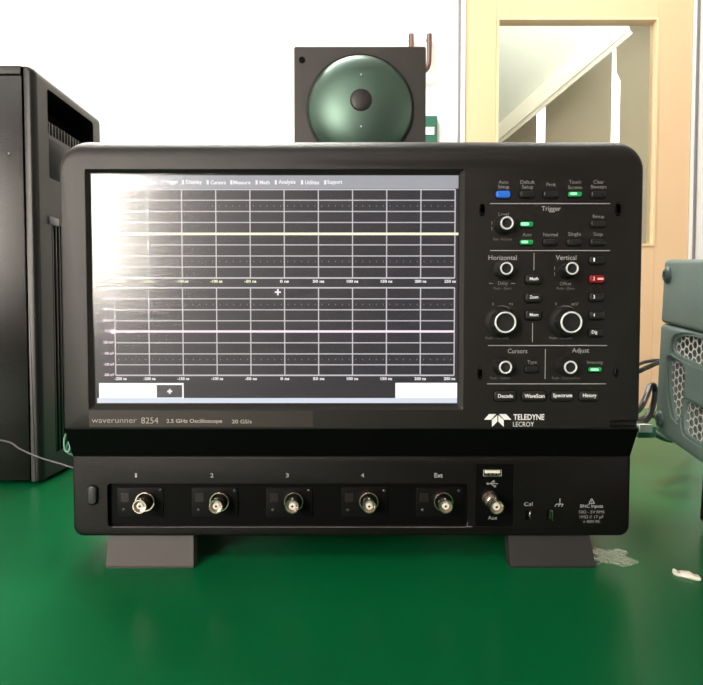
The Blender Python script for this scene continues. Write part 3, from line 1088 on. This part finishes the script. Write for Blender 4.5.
# feet
for (tl, tr, bl_, br, nm, mm) in ((109.5, 193.5, 106, 193.5, 'l', mat('foot_left_lit', (.070, .060, .058), .6)), (508, 588.5, 510, 595.5, 'r', M['foot'])):  # left foot's paler grey has the window light put into it
    YT, YF = YL + .004, Y0
    a, b_ = F(tl, 537, YT)[0], F(tr, 537, YT)[0]
    c, d_ = F(bl_, 569.5, YF)[0], F(br, 569.5, YF)[0]
    mb = MB()
    z = .0
    mb.loft([[(c, YF, z), (d_, YF, z), (d_, YF + .012, z), (c, YF + .012, z)],
             [(c, YF - .0002, z + .0018), (d_, YF - .0002, z + .0018), (d_, YF + .012, z + .0018), (c, YF + .012, z + .0018)],
             [(a, YT, ZLB + .003), (b_, YT, ZLB + .003), (b_, YT + .012, ZLB + .003), (a, YT + .012, ZLB + .003)]])
    mb.build('foot', mm, scope, smooth=0)
for xx in (-.16, .16):
    mb = MB()
    mb.lathe((xx, .68, 0), (0, 0, 1), [(.012, 0), (.012, .02), (.014, ZLB + .001)], 20)
    mb.build('foot', M['black'], scope)

# ================================================================== COMPUTER TOWER
TX1, TY0, TY1, TZ = -0.3627, 0.7195, 0.905, 0.484
TX0 = -0.86
tw = thing('computer_tower', 'tall black computer tower standing left of the oscilloscope', 'computer', ((TX0 + TX1) / 2, .81, 0))
mb = MB()
seam = F(23.5, 150, TY0)[0]


def tprof(y, ins, x0=TX0, x1=TX1, z0=0.004, z1=TZ, r=.010):
    return rrect(x0 + ins, x1 - ins, z0 + ins, z1 - ins, y, (.001, r, .003, .001), 8)


mb.loft([tprof(TY0 + .0072, .0), tprof(TY1, .0)])
# handle recess in the right face
(pa, pz1), (pb, pz2) = G(47, 90, TX1), G(93, 118, TX1)
pz0 = G(47, 133, TX1)[1]
cut = MB()
cut.box(TX1 - .045, TX1 + .01, pa, pb, pz0, pz1 + .002, .004)
cut3 = MB()
lz1 = G(57, 225, TX1)[1]
cut3.box(TX1 - .012, TX1 + .01, pa + .005, .80, .03, lz1)
body = mb.build('case', M['tower_trim'], tw, cut=[(cut, 'EXACT'), (cut3, 'EXACT')])
mb = MB()
mb.box(TX0, seam, TY0 - .0002, TY0 + .008, .005, TZ - .0115, .0012)
mb.build('side_panel', M['tower'], tw)
mb = MB()
mb.loft([rrect(seam + .0012, TX1 - .006 * (1 - math.sin(a)), .004, TZ - .002 * (1 - math.sin(a)), TY0 + .007 * (1 - math.cos(a)), (.0008, .009, .002, .0008), 8)
         for a in [PI / 2 * k / 5 for k in range(6)]])
mb.build('front_cover', M['tower_trim'], tw)
mb = MB()
mb.box(TX0, seam - .001, TY0 - .0006, TY0 + .006, TZ - .0105, TZ - .0006, .001)
mb.build('top_rim', M['tower_trim'], tw)
mb = MB()
mb.box(TX1 - .044, TX1 - .040, pa, pb, pz0, pz1)
mb.build('recess_back', M['tower_black'], tw)
zr = pz0 + .016
for k in range(16):
    y = pa + .006 + k * (pb - pa - .012) / 15
    mb = MB()
    mb.box(TX1 - .014, TX1 - .001, y - .0022, y + .0022, pz0 - .001, zr, .001)
    mb.build('rib', M['housing'], tw)
mb = MB()
mb.box(TX1 - .003, TX1 + .0003, pa + .002, pb + .004, pz0 - .052, pz0 - .004, .001)
mb.build('upper_bezel', M['tower_trim'], tw)
for k in range(5):
    y = pa + .010 + k * .0085
    mb = MB()
    mb.box(TX1 - .012, TX1 - .001, y - .002, y + .002, .03, lz1, .001)
    mb.build('slat', M['tower_trim'], tw)
mb = MB()
yy, zz = G(53.5, 224, TX1)
mb.box(TX1 - .002, TX1 + .0015, yy - .012, yy + .012, zz - .002, zz + .008, .001)
mb.build('latch', M['grey_trim'], tw)
X, Z = F(9.5, 154, TY0)
mb = MB()
mb.lathe((X, TY0 - .001, Z), (0, -1, 0), [(.0016, 0), (.0013, .0008), (.0006, .001)], 16)
mb.build('rivet', M['dull_steel'], tw)
for xx in (TX0 + .05, TX1 - .04):
    for yy in (TY0 + .03, TY1 - .03):
        mb = MB()
        mb.lathe((xx, yy, 0), (0, 0, 1), [(.014, 0), (.015, .005)], 16)
        mb.build('foot', M['black'], tw)

# ================================================================== LOUDSPEAKER
SY = 1.05
lx0, lx1 = F(294, 100, SY)[0], F(426, 100, SY)[0]
lz1 = F(360, 46, SY)[1]
sp = thing('loudspeaker', 'tall dark loudspeaker with a round glossy green driver behind the oscilloscope', 'loudspeaker', ((lx0 + lx1) / 2, SY + .11, 0))
mb = MB()
mb.box(lx0, lx1, SY, SY + .24, .008, lz1, .003)
mb.build('cabinet', M['speaker_box'], sp)
X, Z = F(360.0, 109.5, SY)
X0, _ = F(307.5, 100, SY)
R = abs(F(412, 100, SY)[0] - X0) / 2
mb = MB()
prof = []
for k in range(13):
    a = PI / 2 * k / 12
    rr = R * math.cos(a)
    prof.append((max(rr, .004), .002 + .034 * math.sin(a)))
mb.lathe((X, SY, Z), (0, -1, 0), [(R * 1.0, -.001)] + prof, 72)
cone = mb.build('driver_dome', M['dome'], sp, smooth=60)
mb = MB()
mb.lathe((X, SY, Z), (0, -1, 0), [(R * 1.035, -.001), (R * 1.035, .0025), (R * 1.0, .004), (R * .985, .002)], 72)
mb.build('driver_rim', M['housing'], sp)
cpx, cpz = F(361, 100, SY - .035)
mb = MB()
mb.lathe((cpx, SY - .0345, cpz), (0, -1, 0), [(.0182, -.004), (.0178, .001), (.015, .0025), (.008, .0032), (.002, .0036)], 32)
mb.build('dust_cap', M['dust_cap'], sp, smooth=60)
for yy in (75.5, 127):
    q = F(361, yy, SY - .03)
    mb = MB()
    mb.lathe((q[0], SY - .0325 if True else 0, q[1]), (0, -1, 0), [(.0014, -.006), (.0014, .0016), (.0005, .002)], 12)
    mb.build('small_stud', M['sign_white'], sp)
for q in ((302, 60),):
    q = F(q[0], q[1], SY)
    mb = MB()
    mb.lathe((q[0], SY, q[1]), (0, -1, 0), [(.0055, -.001), (.005, .002), (.003, .003), (.002, .0015)], 18)
    mb.build('screw', M['black'], sp)
# second driver lower down, hidden behind the oscilloscope
mb = MB()
mb.lathe((X, SY, .30), (0, -1, 0), [(R, -.001), (R, .004), (R * .93, .006), (R * .4, .001), (.02, .002)], 48)
mb.build('woofer', M['black'], sp)
for xx in (lx0 + .03, lx1 - .03):
    for yy in (SY + .03, SY + .21):
        mb = MB()
        mb.lathe((xx, yy, 0), (0, 0, 1), [(.01, 0), (.011, .009)], 14)
        mb.build('foot', M['black'], sp)

# ================================================================== GREY-GREEN INSTRUMENT (local frame: x right, y away, z up)
bi = thing('bench_instrument', 'grey-green bench instrument with hexagonal mesh vents, right of the oscilloscope', 'instrument',
           (.3143, .6360, .078), Euler((math.radians(5.25), 0, math.radians(-5.74)), 'XYZ'), local=True)
LEN, WID = .44, .36


def prism_yz(mb, pts, x0, x1):
    n = len(pts)
    vs = [(x0, p[0], p[1]) for p in pts] + [(x1, p[0], p[1]) for p in pts]
    fs = [list(range(n))[::-1], list(range(n, 2 * n))] + [[k, (k + 1) % n, n + (k + 1) % n, n + k] for k in range(n)]
    return mb.poly(vs, fs)


def smooth_poly(pts, it=2):
    for _ in range(it):
        q = []
        for i in range(len(pts)):
            a, b = pts[i], pts[(i + 1) % len(pts)]
            q.append((a[0] * .75 + b[0] * .25, a[1] * .75 + b[1] * .25))
            q.append((a[0] * .25 + b[0] * .75, a[1] * .25 + b[1] * .75))
        pts = q
    return pts


mb = MB()
mb.box(0, WID, -LEN, 0.005, .1130, .1765, .0045, seg=4)
mb.build('top_cover', M['teal'], bi)
A = [(-.024, .089), (-.029, .100), (-.044, .105), (-.062, .1075), (-.095, .108), (-.150, .104), (-.150, .086), (-.095, .084), (-.062, .0845), (-.040, .086)]
B = [(-.020, .082), (-.048, .079), (-.0565, .074), (-.0555, .055), (-.054, .040), (-.048, .025), (-.041, .023), (-.031, .034), (-.022, .052), (-.018, .070)]
C = [(-.0585, .047), (-.077, .0475), (-.150, .049), (-.165, .040), (-.150, .018), (-.100, .0165), (-.075, .016), (-.0585, .018)]
OPEN = [smooth_poly(p) for p in (A, B, C)]
mb = MB()
mb.box(0, WID, -LEN, 0.005, 0, .1123, .0045, seg=4)
cuts = []
for p in OPEN:
    c = MB()
    prism_yz(c, p, -.01, .012)
    cuts.append((c, 'EXACT'))
    # sunk border around each opening
    cy = sum(q[0] for q in p) / len(p)
    cz = sum(q[1] for q in p) / len(p)
    grow = [(cy + (q[0] - cy) * 1.0 + (.0035 if q[0] > cy else -.0035), cz + (q[1] - cz) + (.003 if q[1] > cz else -.003)) for q in p]
    c = MB()
    n = len(p)
    g2 = smooth_poly(grow, 1)
    prism_yz(c, g2, -.01, .0018)
    cuts.append((c, 'EXACT'))
mb.build('lower_case', M['teal'], bi, cut=cuts)
mb = MB()
mb.box(.014, WID - .014, -LEN + .01, -.004, .01, .165)
mb.build('inner_chassis', M['black'], bi, smooth=0)


def inside(p, y, z):
    c = False
    j = len(p) - 1
    for i in range(len(p)):
        if (p[i][1] > z) != (p[j][1] > z) and y < (p[j][0] - p[i][0]) * (z - p[i][1]) / (p[j][1] - p[i][1]) + p[i][0]:
            c = not c
        j = i
    return c


hy, hz = .0112, .0078                                    # cell pitch along / up
for p in OPEN:
    mb = MB()
    ys = [q[0] for q in p]
    zs = [q[1] for q in p]
    ny = int((max(ys) - min(ys)) / (hy * .75)) + 3
    nz = int((max(zs) - min(zs)) / hz) + 3
    for i in range(-1, ny):
        for j in range(-1, nz):
            cy = min(ys) + i * hy * .75
            cz = min(zs) + j * hz + (hz / 2 if i % 2 else 0)
            if not inside(p, cy, cz) and not any(inside(p, cy + dx, cz + dz) for dx in (-.004, .004) for dz in (-.003, .003)):
                continue
            vs, fs = [], []
            for sc in (1.0, .80):
                for k in range(6):
                    a = PI / 3 * k
                    vs.append((.0045, cy + hy / 2 * sc * math.cos(a), cz + hz / 2 / .866 * sc * math.sin(a)))
            for k in range(6):
                fs.append((k, (k + 1) % 6, 6 + (k + 1) % 6, 6 + k))
            mb.poly(vs, fs)
    mb.build('vent_mesh', M['mesh_metal'], bi, smooth=0, normals=False)
for y, z in ((-.0075, .1615), (-.0095, .0165)):
    mb = MB()
    mb.lathe((.001, y, z), (-1, 0, 0), [(.0085, 0), (.0085, .0014), (.0080, .0026), (.0060, .0042), (.0036, .0048), (.0032, .0020), (.0005, .0020)], 28)
    o = mb.build('screw', M['teal_dark'], bi)
for y in (-.075, -LEN + .04):
    for x in (.03, WID - .03):
        zt = 0.005
        # down to the bench top
        zloc = -(.077 + .0916 * y * 1.0 - .0) / math.cos(math.radians(5.25))
        mb = MB()
        mb.lathe((x, y, zt), (0, 0, -1), [(.014, 0), (.014, -zloc - .002 + zt - .006), (.010, -zloc + zt - .0035)], 20)
        mb.build('foot', M['black'], bi)

# ================================================================== CABLES AND SMALL THINGS
def P(x, y, Y):
    q = F(x, y, Y)
    return (q[0], Y, q[1])


mb = MB()
mb.tube([P(600, 368, .74), P(632, 366, .76), P(645, 362, .78), P(661, 360.5, .80), P(690, 365, .82)], .0022)
tag(mb.build('power_cable', M['cable']), 'upper thin black cable running level between oscilloscope and grey-green instrument', 'cable', 'black cables behind the instruments')
mb = MB()
mb.tube([P(600, 380, .74), P(636, 372, .76), P(646, 368, .77), P(662, 361.5, .79), P(690, 356, .82)], .0030)
tag(mb.build('power_cable', M['cable']), 'thick black cable sloping up just below the level one to the instrument', 'cable', 'black cables behind the instruments')
mb = MB()
mb.tube([P(628, 418, .75), P(640, 408, .77), P(646, 397, .79), P(650, 387, .80), P(654, 386, .80), P(655, 395, .80), P(652, 408, .79), P(646, 420, .78), P(630, 424, .76)], .0038)
tag(mb.build('power_cable', M['cable']), 'looped black cable standing on the bench beside the instrument corner', 'cable', 'black cables behind the instruments')
mb = MB()
mb.tube([P(620, 428, .74), P(640, 421, .78), P(652, 414, .82), P(664, 420, .84), P(690, 425, .9)], .0050)
tag(mb.build('power_cable', M['cable']), 'black cable lying low on the bench under the cable loop', 'cable', 'black cables behind the instruments')
mb = MB()
mb.tube([P(632, 419, .76), P(643, 404, .775), P(648, 392, .785), P(650.5, 386, .79)], .0010)
tag(mb.build('grey_wire', M['cable_grey']), 'thin pale grey wire along the looped black cable', 'wire')
# clear green plug
pg = thing('network_plug', 'translucent green network plug on the bench behind the right edge of the oscilloscope', 'plug', (P(645, 430, .70)[0], .70, .02))
c = P(644, 429, .70)
mb = MB()
mb.box(c[0] - .012, c[0] + .010, .69, .715, c[2] - .009, c[2] + .005, .003)
mb.build('plug_body', M['clear_green'], pg)
mb = MB()
mb.tube([(c[0] + .008, .70, c[2]), P(655, 434, .71), P(672, 440, .74), P(690, 436, .80)], .0035)
mb.build('cord', M['cord_green'], pg)
mb = MB()
mb.box(c[0] - .010, c[0] + .004, .688, .692, c[2] - .002, c[2] + .007, .0005)
mb.build('latch', M['sign_white'], pg)

# left: pale cable and mint wire loop
mb = MB()
mb.tube([P(-40, 436, .70), P(5, 441, .69), P(20, 449, .665), P(38, 457, .65), P(58, 463, .64), P(75, 468, .63), P(95, 470, .64)], .00085)
tag(mb.build('grey_cable', M['cable_grey']), 'thin pale grey cable running from the tower behind the oscilloscope', 'cable')
mb = MB()
mb.tube([P(66, 434, .70), P(64.2, 440, .70), P(64.5, 449, .70), P(67.5, 452, .70), P(70, 448, .70), P(69, 442, .70), P(66.8, 447, .71), P(68, 453, .72), P(80, 458, .73)], .0011)
tag(mb.build('green_wire', M['cable_green']), 'small mint green wire loop left of the oscilloscope above the bench', 'wire')

# scrap of white plastic
mb = MB()
pts = []
c = F(689, 573, .458)
L = []
for k, (dx, w, h) in enumerate(((-9, 1.6, 1.6), (-7.5, 4.5, 3.6), (-5, 4.2, 2.6), (-1, 5.2, 3.4), (3, 5.6, 3.8), (6, 4.8, 2.6), (8.5, 3.6, 2.8), (9.5, 1.2, 1.0))):
    L.append([(c[0] + dx * SL, .462 + dx * -.00055 + w * SL * math.cos(a) * 1.4 + random.uniform(-.0003, .0003), max(0.0001, h * SL * (.55 + .9 * math.sin(a))))
              for a in [2 * PI * j / 10 for j in range(10)]])
mb.loft(L)
tag(mb.build('plastic_scrap', M['scrap']), 'small white scrap of plastic lying on the green bench at the right', 'scrap')
# crumpled clear tape
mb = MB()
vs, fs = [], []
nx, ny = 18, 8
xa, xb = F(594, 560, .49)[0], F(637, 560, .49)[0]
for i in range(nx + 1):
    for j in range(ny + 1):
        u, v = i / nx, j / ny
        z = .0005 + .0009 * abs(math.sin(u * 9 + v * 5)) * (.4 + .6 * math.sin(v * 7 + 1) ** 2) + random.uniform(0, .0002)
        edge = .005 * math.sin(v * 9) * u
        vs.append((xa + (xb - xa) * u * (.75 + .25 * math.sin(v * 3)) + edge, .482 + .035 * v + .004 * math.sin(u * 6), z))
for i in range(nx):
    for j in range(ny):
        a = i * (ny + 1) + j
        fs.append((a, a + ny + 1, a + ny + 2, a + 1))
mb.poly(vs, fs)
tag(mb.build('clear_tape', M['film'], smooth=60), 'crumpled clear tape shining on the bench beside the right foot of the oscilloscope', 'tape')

# ================================================================== LIGHTS, WORLD, CAMERA
def area(name, loc, rot, sx, sy, power, col=(1, 1, 1), spread=180):
    l = bpy.data.lights.new(name, 'AREA')
    l.shape = 'RECTANGLE'
    l.size, l.size_y = sx, sy
    l.energy = power
    l.color = col
    l.spread = math.radians(spread)
    o = bpy.data.objects.new(name, l)
    COL.objects.link(o)
    o.location = loc
    o.rotation_euler = rot
    return o


area('ceiling_light_bench', (-.6, 1.5, CEIL_Z - .06), (0, 0, 0), 1.2, .15, 56, (1, .96, .90))
area('door_fill_light', (1.0, 1.9, CEIL_Z - .03), (0, 0, 0), .6, .3, 11, (1, .96, .90))  # unseen fill light over the door, no lamp built for it
area('ceiling_light_rear', (-.6, -.9, CEIL_Z - .06), (0, 0, 0), 1.2, .15, 8, (1, .96, .90))
area('beyond_light', (1.2, 3.0, CEIL_Z - .03), (0, 0, 0), 1.2, .5, 13, (1, .98, .92))

w = bpy.data.worlds.new('world')
bpy.context.scene.world = w
w.use_nodes = True
w.node_tree.nodes['Background'].inputs[0].default_value = (0.8, 0.85, 0.9, 1)
w.node_tree.nodes['Background'].inputs[1].default_value = 0.5

cam = bpy.data.cameras.new('camera')
cam.sensor_width = 36
cam.lens = FOC / 703 * 36
cam.clip_start = 0.01
co = bpy.data.objects.new('camera', cam)
COL.objects.link(co)
co.location = (0, 0, CAM_H)
co.rotation_euler = (PI / 2 - PITCH, 0, 0)
sc = bpy.context.scene
sc.camera = co
sc.view_settings.view_transform = 'Standard'
sc.view_settings.look = 'None'
sc.cycles.use_denoising = True
sc.cycles.max_bounces = 10
sc.cycles.transparent_max_bounces = 12
